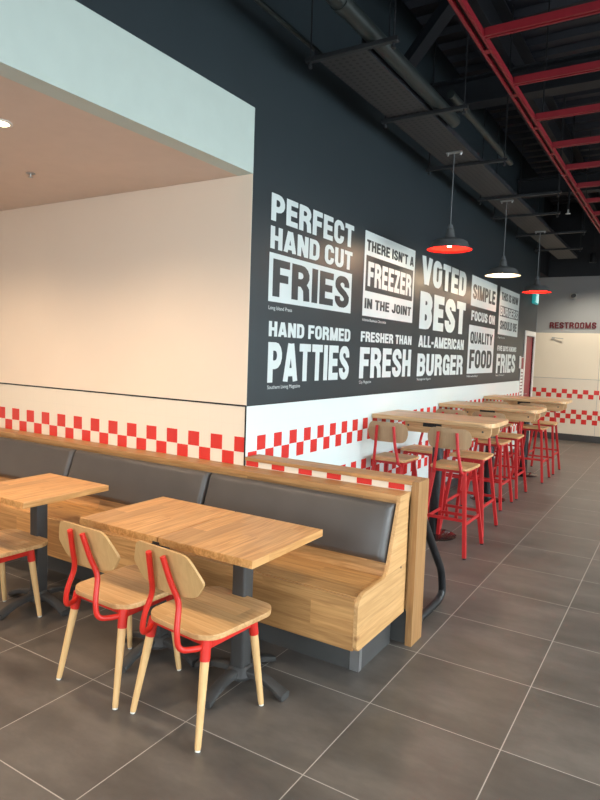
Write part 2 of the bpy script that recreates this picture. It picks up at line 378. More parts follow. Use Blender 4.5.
struct('wall_left', bm, [M['slate'], M['cool_cast_tile_y'], M['offwhite'], M['red_tile']])
# alcove end wall (cream)
bm = B()
box(bm, -4.2, -0.151, 0.0, 0.15, 0, ZB, mi=1); box(bm, -4.2, -0.151, 0.0, 0.15, ZB, 2.729, mi=0)
box(bm, -0.151, -0.001, -0.004, 0.0, 0, ZB, mi=1); box(bm, -0.151, -0.001, -0.004, 0.0, ZB, 2.729, mi=0)
box(bm, -4.2, -0.151, -0.004, 0.0, 0, ZB, mi=1); box(bm, -4.2, -0.151, -0.004, 0.0, ZB, 2.729, mi=0)
squares(bm, [(0.96, 1.06, -4.09), (0.86, 0.96, -3.99)], -4.1, 0.0, 'x', -0.004, 2, -0.0015)
struct('wall_alcove', bm, [M['cream'], M['warm_cast_tile_x'], M['red_tile']])
bm = B(); box(bm, -4.2, 0.0, -0.008, -0.004, ZB - 0.006, ZB + 0.004); box(bm, 0.0, 0.004, 0.0, 7.96, ZB - 0.003, ZB + 0.003)
box(bm, -0.005, 0.004, -0.010, -0.0045, 0.0, ZB + 0.0); struct('trim_1', bm, M['black_metal'])
bm = B(); box(bm, -4.35, -4.2, -6.2, 0.15, 0, 2.85); struct('wall_alcove_left', bm, M['cream'])
# far wall: dark bulkhead, grey band, cream tiled lower wall that stands a little proud
YF = 10.5
bm = B(); box(bm, -2.2, 6.7, YF, YF + 0.15, 0, 3.33, mi=0); box(bm, -2.2, 6.7, YF - 0.0, YF + 0.15, 3.33, ZC, mi=3)
box(bm, -2.2, 6.7, YF - 0.06, YF, ZB, 2.19, mi=1); box(bm, -2.2, 6.7, YF - 0.06, YF, 0, ZB, mi=2)
def sqf(bm, rows):
    for z0, z1, ph in rows:
        a = ph
        while a < 6.4: box(bm, a + .001, a + .099, YF - 0.0615, YF - 0.06, z0 + .001, z1 - .001, mi=4); a += 0.2
sqf(bm, [(0.96, 1.05, -1.93), (0.87, 0.96, -2.03 + 0.2), (0.55, 0.64, -1.93 + 0.0), (0.45, 0.55, -1.83), (0.35, 0.45, -1.93)])
box(bm, 0.93, 0.936, YF - 0.0612, YF - 0.06, 0.14, 3.33, mi=0); box(bm, -2.2, 6.7, YF - 0.0625, YF - 0.06, ZB - 0.004, ZB + 0.004, mi=0)
struct('wall_far', bm, [M['grey_wall'], M['cream_far'], M['warm_cast_tile_x'], M['blackpaint'], M['red_tile']])
bm = B(); box(bm, -2.35, -2.2, YE - 0.0, YF + 0.15, 0, 3.335); box(bm, -2.35, -0.151, YE - 0.12, YE, 0, 3.335); box(bm, -2.35, -0.15, YE - 0.12, YF - 0.002, 3.335, ZC + .1, mi=1); struct('wall_corridor', bm, [M['cream'], M['blackpaint']])
bm = B(); box(bm, -2.2, 6.5, YF - 0.075, YF - 0.0625, 0, 0.135); struct('baseboard_far', bm, M['baseboard'])
bm = B(); box(bm, 0.0, 0.012, 0.16, 7.96, 0, 0.10); struct('baseboard_left', bm, M['baseboard'])
# right wall and rear wall with shop windows
def window_wall(axis, plane, th, lo, hi, openings, z0, z1, name, mat):
    bm = B()
    def put(a, b_, za, zb):
        if axis == 'x': box(bm, plane, plane + th, a, b_, za, zb)
        else: box(bm, a, b_, plane, plane + th, za, zb)
    e = lo
    for a, b_ in openings: put(e, a, 0, ZC); put(a, b_, 0, z0); put(a, b_, z1, ZC); e = b_
    put(e, hi, 0, ZC); struct(name, bm, mat)
opx = [(-4.85, -1.55), (-1.05, 2.25), (2.75, 6.05)]; opy = [(-0.65, 2.45), (2.75, 5.85)]
window_wall('x', 6.5, 0.15, -6.2, 10.7, opx, 0.35, 3.15, 'wall_right', M['cream'])
window_wall('y', -6.2, 0.15, -4.2, 6.7, opy, 0.35, 3.15, 'wall_rear', M['cream'])
wi = 1
for ops, ax in ((opx, 'x'), (opy, 'y')):
    for a, b_ in ops:
        bm = B(); g = B()
        for (p0, p1, za, zb) in [(a, b_, .35, .42), (a, b_, 3.08, 3.15), (a, a + .07, .42, 3.08), (b_ - .07, b_, .42, 3.08), ((a + b_)/2 - .03, (a + b_)/2 + .03, .42, 3.08)]:
            if ax == 'x': box(bm, 6.53, 6.60, p0, p1, za, zb)
            else: box(bm, p0, p1, -6.16, -6.09, za, zb)
        fr = struct('window_%d' % wi, bm, M['black_metal'])
        if ax == 'x': box(g, 6.56, 6.566, a + .07, b_ - .07, .42, 3.08)
        else: box(g, a + .07, b_ - .07, -6.13, -6.124, .42, 3.08)
        obj('pane', g, M['glass'], fr); wi += 1

# doorway in the left wall: white frame, dark red leaf
bm = B()
box(bm, -0.16, 0.02, D0 - 0.075, D0, 0, DZ + 0.085); box(bm, -0.16, 0.02, D1, D1 + 0.075, 0, DZ + 0.085); box(bm, -0.16, 0.02, D0, D1, DZ, DZ + 0.085)
dr = struct('door_1', bm, M['white'])
bm = B(); box(bm, -0.06, -0.015, D0 + 0.003, D1 - 0.003, 0.012, DZ - 0.003, bev=0.003); obj('door_leaf', bm, M['door_red'], dr)
bm = B(); tube(bm, [(-0.015, D0 + .07, 1.02), (0.03, D0 + .07, 1.02), (0.03, D0 + .19, 1.02)], 0.009); obj('door_handle', bm, M['steel'], dr)

# ---------------------------------------------------------------- lettering
T_ = 0.215
def arc(cx, cy, rx, ry, a0, a1, k=7): return [(cx + rx * math.cos(math.radians(a0 + (a1 - a0) * i / k)), cy + ry * math.sin(math.radians(a0 + (a1 - a0) * i / k))) for i in range(k + 1)]
def glyphs(t):
    h = t / 2; w_ = 0.60; l_ = h; r_ = w_ - h; b_ = h * .92; tp = 1 - h * .92; c = w_ / 2; rx = (r_ - l_) / 2; ry = 0.2
    G = {}
    G['I'] = (t, [[(h, 0), (h, 1)]]); G["'"] = (t, [[(h, .68), (h, 1)]]); G['-'] = (.34, [[(0, .42), (.34, .42)]]); G[' '] = (.20, [])
    G['H'] = (w_, [[(l_, 0), (l_, 1)], [(r_, 0), (r_, 1)], [(l_, .5), (r_, .5)]])
    G['L'] = (.5, [[(l_, 0), (l_, 1)], [(l_, b_), (.5, b_)]])
    G['F'] = (.52, [[(l_, 0), (l_, 1)], [(l_, tp), (.52, tp)], [(l_, .50), (.48, .50)]])
    G['E'] = (.54, [[(l_, 0), (l_, 1)], [(l_, tp), (.54, tp)], [(l_, .51), (.5, .51)], [(l_, b_), (.54, b_)]])
    G['T'] = (.56, [[(.28, 0), (.28, 1)], [(0, tp), (.56, tp)]])
    G['P'] = (w_, [[(l_, 0), (l_, 1)], [(l_, tp), (c, tp)] + arc(c, (tp + .44)/2, rx, (tp - .44)/2, 90, -90) + [(l_, .44)]])
    G['R'] = (.62, [[(l_, 0), (l_, 1)], [(l_, tp), (c, tp)] + arc(c, (tp + .50)/2, rx, (tp - .50)/2, 90, -90) + [(l_, .50)], [(.36, .50), (r_ + .0, .32), (r_ + .02, 0)]])
    G['B'] = (w_, [[(l_, 0), (l_, 1)], [(l_, tp), (c, tp)] + arc(c, (tp + .53)/2, rx * .95, (tp - .53)/2, 90, -90) + [(l_, .53)], [(l_, .53), (c, .53)] + arc(c, (b_ + .53)/2, rx, (.53 - b_)/2, 90, -90) + [(l_, b_)]])
    G['D'] = (w_, [[(l_, 0), (l_, 1)], [(l_, tp), (c, tp)] + arc(c, tp - .22, rx, .22, 90, 0) + arc(c, b_ + .22, rx, .22, 0, -90) + [(l_, b_)]])
    ring = arc(c, tp - ry, rx, ry, 0, 180, 10) + arc(c, b_ + ry, rx, ry, 180, 360, 10)
    G['O'] = (w_, [ring + [ring[0], ring[1]]]); G['Q'] = (w_, [ring + [ring[0], ring[1]], [(.34, .26), (.56, -.02)]])
    G['C'] = (w_, [[(r_, .64)] + arc(c, tp - ry, rx, ry, 0, 180, 10) + arc(c, b_ + ry, rx, ry, 180, 360, 10) + [(r_, .36)]])
    G['G'] = (w_, [[(r_, .66)] + arc(c, tp - ry, rx, ry, 0, 180, 10) + arc(c, b_ + ry, rx, ry, 180, 360, 10) + [(r_, .48)], [(.30, .46), (w_, .46)], [(w_ - t * .35, 0), (w_ - t * .35, .4)]])
    G['J'] = (.54, [[(.54 - h, 1), (.54 - h, .28)] + arc(.27, b_ + .19, .27 - h, .19, 0, -180, 10) + [(h, .36)]])
    G['U'] = (w_, [[(l_, 1), (l_, b_ + ry)] + arc(c, b_ + ry, rx, ry, 180, 360, 10) + [(r_, 1)]])
    G['S'] = (w_, [[(r_, .66)] + arc(c, tp - .175, rx, .175, 0, 180, 10) + [(l_ + .01, .66), (l_ + .10, .56), (c, .50), (r_ - .10, .44), (r_, .33)] + arc(c, b_ + .175, rx, .175, 0, -180, 10) + [(l_, .34)]])
    G['A'] = (.66, [[(.10, 0), (.30, 1)], [(.56, 0), (.36, 1)], [(.17, .25), (.49, .25)]])
    G['V'] = (.64, [[(.10, 1), (.30, 0)], [(.54, 1), (.34, 0)]])
    G['W'] = (.94, [[(.10, 1), (.25, 0)], [(.46, 1), (.29, 0)], [(.48, 1), (.65, 0)], [(.84, 1), (.69, 0)]])
    G['M'] = (.78, [[(h, 0), (h, 1)], [(.78 - h, 0), (.78 - h, 1)], [(h + .03, 1), (.38, .0)], [(.75 - h, 1), (.40, .0)]])
    G['N'] = (.62, [[(h, 0), (h, 1)], [(.62 - h, 0), (.62 - h, 1)], [(h + .02, 1), (.60 - h, 0)]])
    G['K'] = (.64, [[(h, 0), (h, 1)], [(h, .36), (.54, 1)], [(.24, .56), (.54, 0)]])
    G['Y'] = (.62, [[(.31, 0), (.31, .46)], [(.09, 1), (.31, .40)], [(.53, 1), (.31, .40)]])
    G['Z'] = (.54, [[(0, tp), (.54, tp)], [(0, b_), (.54, b_)], [(.43, .9), (.11, .1)]])
    G['X'] = (.62, [[(.1, 0), (.52, 1)], [(.52, 0), (.1, 1)]])
    return G
def strip(path, t):
    """outline quads of a thick centreline; 2d"""
    P = []
    for p in path:
        if not P or (Vector(p) - P[-1]).length > 1e-4: P.append(Vector(p))
    N = len(P); L = []
    for i in range(N):
        if i == 0: d1 = d2 = (P[1] - P[0]).normalized()
        elif i == N - 1: d1 = d2 = (P[-1] - P[-2]).normalized()
        else: d1, d2 = (P[i] - P[i-1]).normalized(), (P[i+1] - P[i]).normalized()
        nn = Vector((-d1.y - d2.y, d1.x + d2.x))
        if nn.length < 1e-4: nn = Vector((-d1.y, d1.x))
        nn.normalize(); k = max(0.5, nn.dot(Vector((-d1.y, d1.x))))
        L.append((P[i] + nn * t/2/k, P[i] - nn * t/2/k))
    return [(L[i][0], L[i][1], L[i+1][1], L[i+1][0]) for i in range(N - 1)]
def clampz(q): return Vector((q.x, min(1.0, max(0.0 if q.y > -.03 else q.y, q.y))))
def text_mesh(bm, s_, place, a0, a1, z0, z1, t=T_, gap=0.07, base=0.0, mi=0, step=0.00004):
    """letters stretched to fill a0..a1 x z0..z1; place(a, z, lift) -> 3d"""
    G = glyphs(t); tot = sum(G[c][0] for c in s_) + gap * (len(s_) - 1); x = 0; kx = (a1 - a0) / tot; kz = z1 - z0; cnt = 0
    for c in s_:
        w_, paths = G[c]
        for p in paths:
            lift = base + (cnt % 6) * step; cnt += 1
            for q in strip(p, t):
                pts = []
                for v in q:
                    vy = min(1.0, v.y); vy = max(0.0, vy) if c != 'Q' else max(-.05, vy)
                    pts.append(place(a0 + (x + v.x) * kx, z0 + vy * kz, lift))
                bm.faces.new([bm.verts.new(pt) for pt in pts]).material_index = mi
        x += w_ + gap
    return bm
def on_left(a, z, lift): return (0.0012 + lift, a, z)
def caption(s_, y0, z, size, parent, width):
    cu = bpy.data.curves.new('caption', 'FONT'); cu.body = s_; cu.size = size
    o = bpy.data.objects.new('caption', cu); C.objects.link(o)
    dg = bpy.context.evaluated_depsgraph_get(); me = bpy.data.meshes.new_from_object(o.evaluated_get(dg))
    xs = [v.co.x for v in me.vertices]; k = width / (max(xs) - min(xs))
    for v in me.vertices: v.co = Vector((0.0014, y0 + v.co.x * k, z + v.co.y))
    bpy.data.objects.remove(o); q = bpy.data.objects.new('caption', me); C.objects.link(q); me.materials.clear(); me.materials.append(M['vinyl_white']); q.parent = parent
def panel(bm, y0, y1, z0, z1, holes=()):
    """light panel with rectangular holes (z ranges, inset)"""
    zc = z0; d = 0.0012
    for ha, hb, hz0, hz1 in sorted(holes, key=lambda h_: h_[2]):
        if hz0 > zc: box(bm, 0.0002, d, y0, y1, zc, hz0)
        box(bm, 0.0002, d, y0, ha, hz0, hz1); box(bm, 0.0002, d, hb, y1, hz0, hz1); zc = hz1
    box(bm, 0.0002, d, y0, y1, zc, z1)
MG = 'painted quotes on the slate wall'
def graphic(label): return thing('wall_graphic', label, 'wall lettering', (0, 0, 0), 0, MG)
def line(parent, s_, y0, y1, z0, z1, dark=False, t=T_):
    G = glyphs(t); gap = .07; wd = lambda q: sum(G[c][0] for c in q) + gap * (len(q) - 1); tot = wd(s_); x = 0
    for word in s_.split(' '):                                  # every word a part of its own
        k = (y1 - y0) / tot; bm = B(); text_mesh(bm, word, on_left, y0 + x * k, y0 + (x + wd(word)) * k, z0, z1, t=t, base=0.0006 if dark else 0.0)
        obj('lettering', bm, M['slate'] if dark else M['vinyl_white'], parent); x += wd(word) + G[' '][0] + 2 * gap
g = graphic('white capitals PERFECT HAND CUT above dark FRIES in a white box on the slate wall')
line(g, 'PERFECT', .21, 1.405, 2.487, 2.665); line(g, 'HAND CUT', .21, 1.395, 2.305, 2.452)
bm = B(); panel(bm, .205, 1.40, 1.956, 2.278); obj('panel', bm, M['vinyl_white'], g); line(g, 'FRIES', .25, 1.36, 1.992, 2.242, True); caption('Long Island Press', .208, 1.903, .036, g, .29)
g = graphic('white capitals HAND FORMED PATTIES at the lower left of the slate wall')
line(g, 'HAND FORMED', .222, 1.414, 1.723, 1.825); line(g, 'PATTIES', .222, 1.41, 1.41, 1.684); caption('Southern Living Magazine', .223, 1.366, .036, g, .42)
g = graphic("white bordered panel THERE ISN'T A FREEZER IN THE JOINT with a dark middle band")
bm = B(); panel(bm, 1.62, 2.768, 1.955, 2.676, [(1.655, 2.735, 2.17, 2.475)]); obj('panel', bm, M['vinyl_white'], g)
line(g, "THERE ISN'T A", 1.655, 2.735, 2.513, 2.606, True); line(g, 'FREEZER', 1.70, 2.70, 2.215, 2.425); line(g, 'IN THE JOINT', 1.655, 2.72, 2.02, 2.108, True); caption('Atlanta Business Chronicle', 1.622, 1.91, .034, g, .5)
g = graphic('white capitals FRESHER THAN FRESH below the freezer panel')
line(g, 'FRESHER THAN', 1.612, 2.775, 1.732, 1.82); line(g, 'FRESH', 1.608, 2.785, 1.413, 1.684); caption('City Magazine', 1.61, 1.368, .036, g, .24)
g = graphic('tall white capitals VOTED BEST ALL-AMERICAN BURGER in the middle of the slate wall')
line(g, 'VOTED', 2.97, 4.50, 2.375, 2.668, t=.235); line(g, 'BEST', 2.965, 4.53, 1.91, 2.30, t=.245); line(g, 'ALL-AMERICAN', 2.97, 4.53, 1.717, 1.841); line(g, 'BURGER', 2.965, 4.535, 1.41, 1.649); caption('Washingtonian Magazine', 2.97, 1.366, .036, g, .42)
g = graphic('column reading SIMPLE FOCUS ON QUALITY FOOD with two white boxes of dark letters')
bm = B(); panel(bm, 4.735, 5.972, 2.294, 2.678); obj('panel', bm, M['vinyl_white'], g); bm = B(); panel(bm, 4.72, 5.962, 1.415, 2.046); obj('panel', bm, M['vinyl_white'], g)
line(g, 'SIMPLE', 4.80, 5.90, 2.385, 2.576, True); line(g, 'FOCUS ON', 4.788, 5.94, 2.108, 2.234); line(g, 'QUALITY', 4.795, 5.88, 1.81, 1.965, True); line(g, 'FOOD', 4.80, 5.88, 1.482, 1.73, True); caption('Newsday', 4.72, 1.37, .036, g, .5)
g = graphic('white panel THIS IS HOW BURGERS SHOULD BE near the end of the slate wall')
bm = B(); panel(bm, 6.155, 7.40, 1.985, 2.682, [(6.21, 7.37, 2.255, 2.41)]); obj('panel', bm, M['vinyl_white'], g)
line(g, 'THIS IS HOW', 6.245, 7.31, 2.495, 2.614, True); line(g, 'BURGERS', 6.225, 7.35, 2.268, 2.398); line(g, 'SHOULD BE', 6.25, 7.31, 2.063, 2.195, True); caption('Zagat Survey', 6.165, 1.93, .036, g, .42)
g = graphic('small white line of capitals over large FRIES, last words before the restroom door')
line(g, 'FIVE GUYS KNOWS', 6.18, 7.385, 1.74, 1.818); line(g, 'FRIES', 6.165, 7.37, 1.405, 1.695); caption('Best Of Award', 6.165, 1.362, .034, g, .5)
# RESTROOMS sign on the far wall
bm = B()
def on_far(a, z, lift): return (a, YF - 0.02 - lift, z)
text_mesh(bm, 'RESTROOMS', on_far, -0.055, 0.822, 2.285, 2.41, t=.18, gap=.13)
ex = bmesh.ops.extrude_face_region(bm, geom=bm.faces[:]); bmesh.ops.translate(bm, vec=(0, 0.0199, 0), verts=[v for v in ex['geom'] if isinstance(v, bmesh.types.BMVert)])
tag(obj('restroom_sign', bm, M['letter_red']), 'dark red raised capitals RESTROOMS on the grey band of the far wall', 'sign')

# ---------------------------------------------------------------- banquette
XE = 1.15; XL = -4.15
bn = thing('banquette', 'long oak bench with wooden seat and ledge along the checkered wall', 'bench', (0, 0, 0))
def bobj(name, bm, mt, **k): return obj(name, bm, mt, bn, **k)
bm = B(); box(bm, XL, XE - 0.022, -0.60, -0.262, 0.428, 0.462, bev=0.004); bobj('seat', bm, M['oak_bench'])
bm = B(); box(bm, XL, XE - 0.022, -0.618, -0.600, 0.20, 0.458, bev=0.003); box(bm, XL, XE - 0.022, -0.60, -0.05, 0.20, 0.218); bobj('front_panel', bm, M['oak_bench'])
bm = B(); prism(bm, [(XL, -0.262, 0.462), (XL, -0.132, 0.845), (XL, -0.112, 0.845), (XL, -0.242, 0.462)], (XE - 0.022 - XL, 0, 0)); bobj('back_board', bm, M['oak_bench'])
bm = B(); box(bm, XL, XE - 0.022, -0.150, -0.0065, 0.846, 0.876, bev=0.003); bobj('ledge', bm, M['oak_trim'])
bm = B(); pr = round_poly([(-0.03, 0.20), (-0.60, 0.20), (-0.622, 0.225), (-0.622, 0.435), (-0.575, 0.476), (-0.285, 0.476), (-0.157, 0.845), (-0.155, 0.877), (-0.0065, 0.877), (-0.0065, 0.845), (-0.03, 0.82)], [.001, .001, .01, .03, .03, .05, .003, .002, .001, .001, .001], 3)
prism(bm, [(XE - 0.0215, a, b_) for a, b_ in pr], (0.0215, 0, 0), bev=0.0015); bobj('end_panel', bm, M['oak_end'])
bm = B(); box(bm, XL, XE - 0.075, -0.43, -0.42, 0, 0.199, mi=0); box(bm, XE - 0.085, XE - 0.075, -0.42, -0.03, 0, 0.199, mi=0); bobj('toe_kick', bm, M['toe'])
bm = B(); box(bm, XE - 0.125, XE - 0.073, -0.4325, -0.4302, 0, 0.199); box(bm, XE - 0.0748, XE - 0.0725, -0.4325, -0.40, 0, 0.199); bobj('corner_guard', bm, M['steel'])
bm = B(); tube(bm, [(XE, -0.105, 0.475), (XE + 0.002, -0.105, 0.475)], 0.006); bobj('screw_cap', bm, M['iron'])
# vinyl back cushions, leaning with the back board: local x along, z up the slope
def cushion(x0, x1, label):
    Lc = x1 - x0; H = 0.315; D = 0.062; bm = B()
    NX, NZ = 40, 12
    def dome(u, v):
        e = lambda t: min(1, min(t, 1 - t) / 1.0)
        du = min(u, Lc - u); dv = min(v, H - v); r_ = 0.035
        f = lambda d: math.sqrt(max(0, 1 - (1 - min(d / r_, 1)) ** 2))
        return D * (0.35 + 0.65 * f(du) * f(dv)) + 0.008 * math.sin(PI * v / H) * min(1, du / .12)
    us = [Lc * (i / NX) for i in range(NX + 1)]; us = sorted(set([0, .003, .008, .016, .026, .036, Lc - .036, Lc - .026, Lc - .016, Lc - .008, Lc - .003] + us[1:]))
    vs_ = sorted(set([0, .003, .008, .016, .026, .036, H - .036, H - .026, H - .016, H - .008, H - .003, H] + [H * i / NZ for i in range(NZ + 1)]))
    front = [[bm.verts.new((u, -dome(u, v), v)) for v in vs_] for u in us]
    back = [[bm.verts.new((u, 0, v)) for v in (vs_[0], vs_[-1])] for u in (us[0], us[-1])]
    for i in range(len(us) - 1):
        for j in range(len(vs_) - 1): bm.faces.new((front[i][j], front[i+1][j], front[i+1][j+1], front[i][j+1]))
    bm.faces.new([back[0][0]] + [front[i][0] for i in range(len(us))] + [back[1][0]])
    bm.faces.new([back[0][1]] + [front[i][-1] for i in range(len(us))] + [back[1][1]])
    bm.faces.new([back[0][0]] + front[0] + [back[0][1]]); bm.faces.new([back[1][0]] + front[-1] + [back[1][1]])
    bm.faces.new((back[0][0], back[1][0], back[1][1], back[0][1]))
    r_ = thing('back_cushion', label, 'cushion', (x0, -0.2372 , 0.528), 0, 'back cushions along the bench'); r_.rotation_euler = (-math.atan2(0.13, 0.383), 0, 0)
    obj('pad', bm, M['vinyl'], r_, smooth=True)
    pp = B(); P = [(.012, -.046, .012), (Lc - .012, -.046, .012), (Lc - .012, -.046, H - .012), (.012, -.046, H - .012), (.012, -.046, .013)]
    tube(pp, fillet(P, .03), 0.004, 6); obj('piping', pp, M['piping'], r_, smooth=True)
cushion(-0.138, 1.122, 'charcoal vinyl back cushion at the open right end of the bench')
cushion(-1.445, -0.148, 'charcoal vinyl back cushion in the middle, behind the double wooden table')
cushion(-2.752, -1.455, 'charcoal vinyl back cushion furthest left, cut off by the left edge')
# low partition that carries on past the wall corner: tile strip, oak cap and end post
pt = thing('partition', 'low oak-capped partition behind the bench end with a checker strip', 'partition', (0, 0, 0))
bm = B(); box(bm, 0.006, 1.155, 0.006, 0.130, 0.2, 0.905); obj('core', bm, M['oak_bench'], pt)
bm = B(); box(bm, 0.006, 1.155, 0.012, 0.124, 0.0, 0.199); obj('base', bm, M['toe'], pt)
bm = B(); box(bm, 1.1515, 1.1560, -0.012, 0.0055, 0.20, 0.905); obj('cover_strip', bm, M['oak_post'], pt)
bm = B(); box(bm, 0.006, 1.1505, -0.003, 0.0055, 0.845, 0.912, mi=0)
for k in range(6): box(bm, 0.012 + 0.2 * k, 0.108 + 0.2 * k, -0.0045, -0.003, 0.878, 0.911, mi=1)
obj('checker_strip', bm, [M['warm_cast_tile_x'], M['red_tile']], pt)
bm = B(); box(bm, 0.006, 1.1555, -0.012, 0.145, 0.912, 0.934, bev=0.002); obj('cap', bm, M['oak_trim'], pt)
bm = B(); box(bm, 1.1565, 1.196, -0.012, 0.145, 0.0, 0.934, bev=0.002); obj('end_post', bm, M['oak_post'], pt)

# ---------------------------------------------------------------- dining tables
def make_table(name, label, x0, x1, y0=-1.165, y1=-0.572, base=True):
    cx, cy = (x0 + x1)/2, -0.862; t = thing(name, label, 'table', (cx, cy, 0), 0, 'square oak dining tables along the bench')
    a, b_, c, d = x0 - cx, x1 - cx, y0 - cy, y1 - cy
    bm = B(); box(bm, a, b_, c, d, 0.715, 0.75, bev=0.003); obj('tabletop', bm, M['oak_top'], t)
    bm = B(); box(bm, -0.15, 0.15, -0.15, 0.15, 0.706, 0.7148, bev=0.002); lathe(bm, [(0, .66), (.055, .66), (.07, .706), (0, .706)], 20); obj('top_plate', bm, M['black_metal'], t)
    bm = B(); box(bm, -0.038, 0.038, -0.038, 0.038, 0.085, 0.705, bev=0.012, seg=3); obj('post', bm, M['iron'], t, smooth=True)
    hub = B(); lathe(hub, [(0, .045), (.07, .045), (.075, .06), (.06, .085), (.045, .10), (0, .10)], 24); obj('hub', hub, M['iron'], t, smooth=True)
    for k in range(4):
        bm = B(); an = k * PI/2
        P = [(0.03, .07), (.09, .072), (.15, .062), (.20, .045), (.245, .026), (.265, .020)]; Rr = [(.030, .020), (.030, .020), (.028, .019), (.029, .018), (.034, .018), (.034, .018)]
        rings = []
        for (r_, z), (wv, hv) in zip(P, Rr):
            rg = []
            for q in range(12):
                th = 2 * PI * q / 12; lx = wv * math.copysign(abs(math.cos(th)) ** .6, math.cos(th)); lz = hv * math.copysign(abs(math.sin(th)) ** .6, math.sin(th))
                rg.append(bm.verts.new(Matrix.Rotation(an, 3, 'Z') @ Vector((r_, lx, z + lz))))
            rings.append(rg)
        for ra, rb in zip(rings, rings[1:]):
            for q in range(12): bm.faces.new((ra[q], ra[(q+1) % 12], rb[(q+1) % 12], rb[q]))
        bm.faces.new(rings[0]); bm.faces.new(rings[-1]); obj('foot', bm, M['iron'], t, smooth=True)
    return t
make_table('dining_table', 'square oak dining table nearest the bench end, behind the right chair', 0.375, 0.916)
t2 = make_table('dining_table', 'square oak dining table pushed against the left side of the bench-end table', -0.168, 0.368)
bm = B(); box(bm, 0.247, 0.2865, -0.306, -0.25, 0.700, 0.7145, bev=.002); box(bm, 0.247, 0.2865, -0.3095, -0.3035, 0.700, 0.728, bev=.001); obj('latch', bm, M['black_metal'], t2)
make_table('dining_table', 'square oak dining table at the left edge, standing alone', -1.21, -0.632)

# ---------------------------------------------------------------- dining chairs
def curved_panel(bm, outline, th, depth, lean, z0, y0):
    """plywood back: outline (x,z) pts; curved in plan (ends forward, +y), leaning back with height"""
    from mathutils.geometry import delaunay_2d_cdt
    xs = [p[0] for p in outline]; hw = max(xs)
    pts = [Vector(p) for p in outline]; n0 = len(pts)
    zs = [p[1] for p in outline]; zmin, zmax = min(zs), max(zs)
    def inside(x, z):
        c_ = False
        for i in range(n0):
            a, b_ = pts[i - 1], pts[i]
            if (a.y > z) != (b_.y > z) and x < (b_.x - a.x) * (z - a.y) / (b_.y - a.y) + a.x: c_ = not c_
        return c_
    gx = [i * hw / 8 for i in range(-8, 9)]; extra = []
    for x in gx:
        for j in range(1, 7):
            z = zmin + (zmax - zmin) * j / 7
            if inside(x, z) and min((Vector((x, z)) - p).length for p in pts) > 0.008: extra.append(Vector((x, z)))
    res = delaunay_2d_cdt(pts + extra, [], [list(range(n0))], 1, 1e-5)
    co, fs = res[0], res[2]
    f3 = lambda p, o: Vector((p.x, y0 + depth * (p.x / hw) ** 2 - lean * (p.y - z0) + o, p.y))
    A = [bm.verts.new(f3(p, 0)) for p in co]; Bv = [bm.verts.new(f3(p, th)) for p in co]
    from collections import Counter
    ed = Counter()
    for f in fs:
        bm.faces.new([A[i] for i in f]); bm.faces.new([Bv[i] for i in f][::-1])
        for i in range(len(f)): ed[tuple(sorted((f[i], f[(i+1) % len(f)])))] += 1
    for (a, b_), c_ in ed.items():
        if c_ == 1: bm.faces.new((A[a], A[b_], Bv[b_], Bv[a]))
def make_chair(label):
    t = thing('dining_chair', label, 'chair', (0, 0, 0), 0, 'wooden chairs with red tube backs at the dining tables')
    s_ = round_poly([(-.150, -.165), (.150, -.165), (.208, -.11), (.216, .222), (.170, .282), (-.170, .282), (-.216, .222), (-.208, -.11)], [.05, .05, .05, .03, .03, .03, .03, .05], 4)
    bm = B(); prism(bm, [(a, b_, .428) for a, b_ in s_], (0, 0, .024), bev=.004); obj('seat', bm, M['oak_seat'], t)
    bk = B(); ol = round_poly([(-.158, .806), (.150, .806), (.218, .695), (.165, .622), (.05, .600), (-.05, .600), (-.165, .622), (-.218, .695)], [.035, .035, .018, .025, .05, .05, .025, .018], 4)
    curved_panel(bk, ol, .012, .016, .26, .70, -.222); obj('backrest', bk, M['ply_back'], t, smooth=True)
    legs = [(-.165, -.13, -.208, -.208), (.165, -.13, .208, -.208), (-.155, .165, -.185, .212), (.155, .165, .185, .212)]
    for x0, y0, x1, y1 in legs:
        f = lambda z: (x1 + (x0 - x1) * z / .427, y1 + (y0 - y1) * z / .427, z)
        bm = B(); tube(bm, [f(.008), f(.02), f(.36)], [.0125, .0135, .0195], 14); lg = obj('leg', bm, M['beech'], t, smooth=True)
        bm = B(); tube(bm, [f(.0005), f(.0078)], .0115, 12); obj('glide', bm, M['glide'], lg, smooth=True)
        bm = B(); tube(bm, [f(.345), f(.427)], [.0215, .0225], 14); obj('leg_socket', bm, M['red'], lg, smooth=True)
    bm = B()
    for sx_ in (-1, 1): bar(bm, (.164 * sx_, -.11, .402), (.157 * sx_, .15, .402), .016, .032)
    bar(bm, (-.15, -.13, .413), (.15, -.13, .413), .012, .026); bar(bm, (-.14, .165, .413), (.14, .165, .413), .012, .026)
    obj('under_frame', bm, M['red'], t)
    for sx_ in (-1, 1):
        P = [(.044 * sx_, -.267, .785), (.064 * sx_, -.234, .66), (.083 * sx_, -.208, .590), (.104 * sx_, -.240, .48), (.114 * sx_, -.238, .402), (.145 * sx_, -.170, .395), (.163 * sx_, -.140, .400)]
        bm = B(); tube(bm, fillet(P, .045, 6), .0125, 10); obj('back_support', bm, M['red'], t, smooth=True)
    return t
c0 = make_chair('wooden chair with bent red tubes behind its back, at the bench-end table')
c0.location = (.636, -1.15, 0); c0.rotation_euler = (0, 0, math.radians(-5.5))
dup(c0, (.126, -1.145, 0), math.radians(-2.5), 'wooden chair with bent red tubes, second from the right, left of the front chair')
dup(c0, (-.965, -1.165, 0), math.radians(-2), 'wooden chair at the left edge with only its seat and front legs showing')

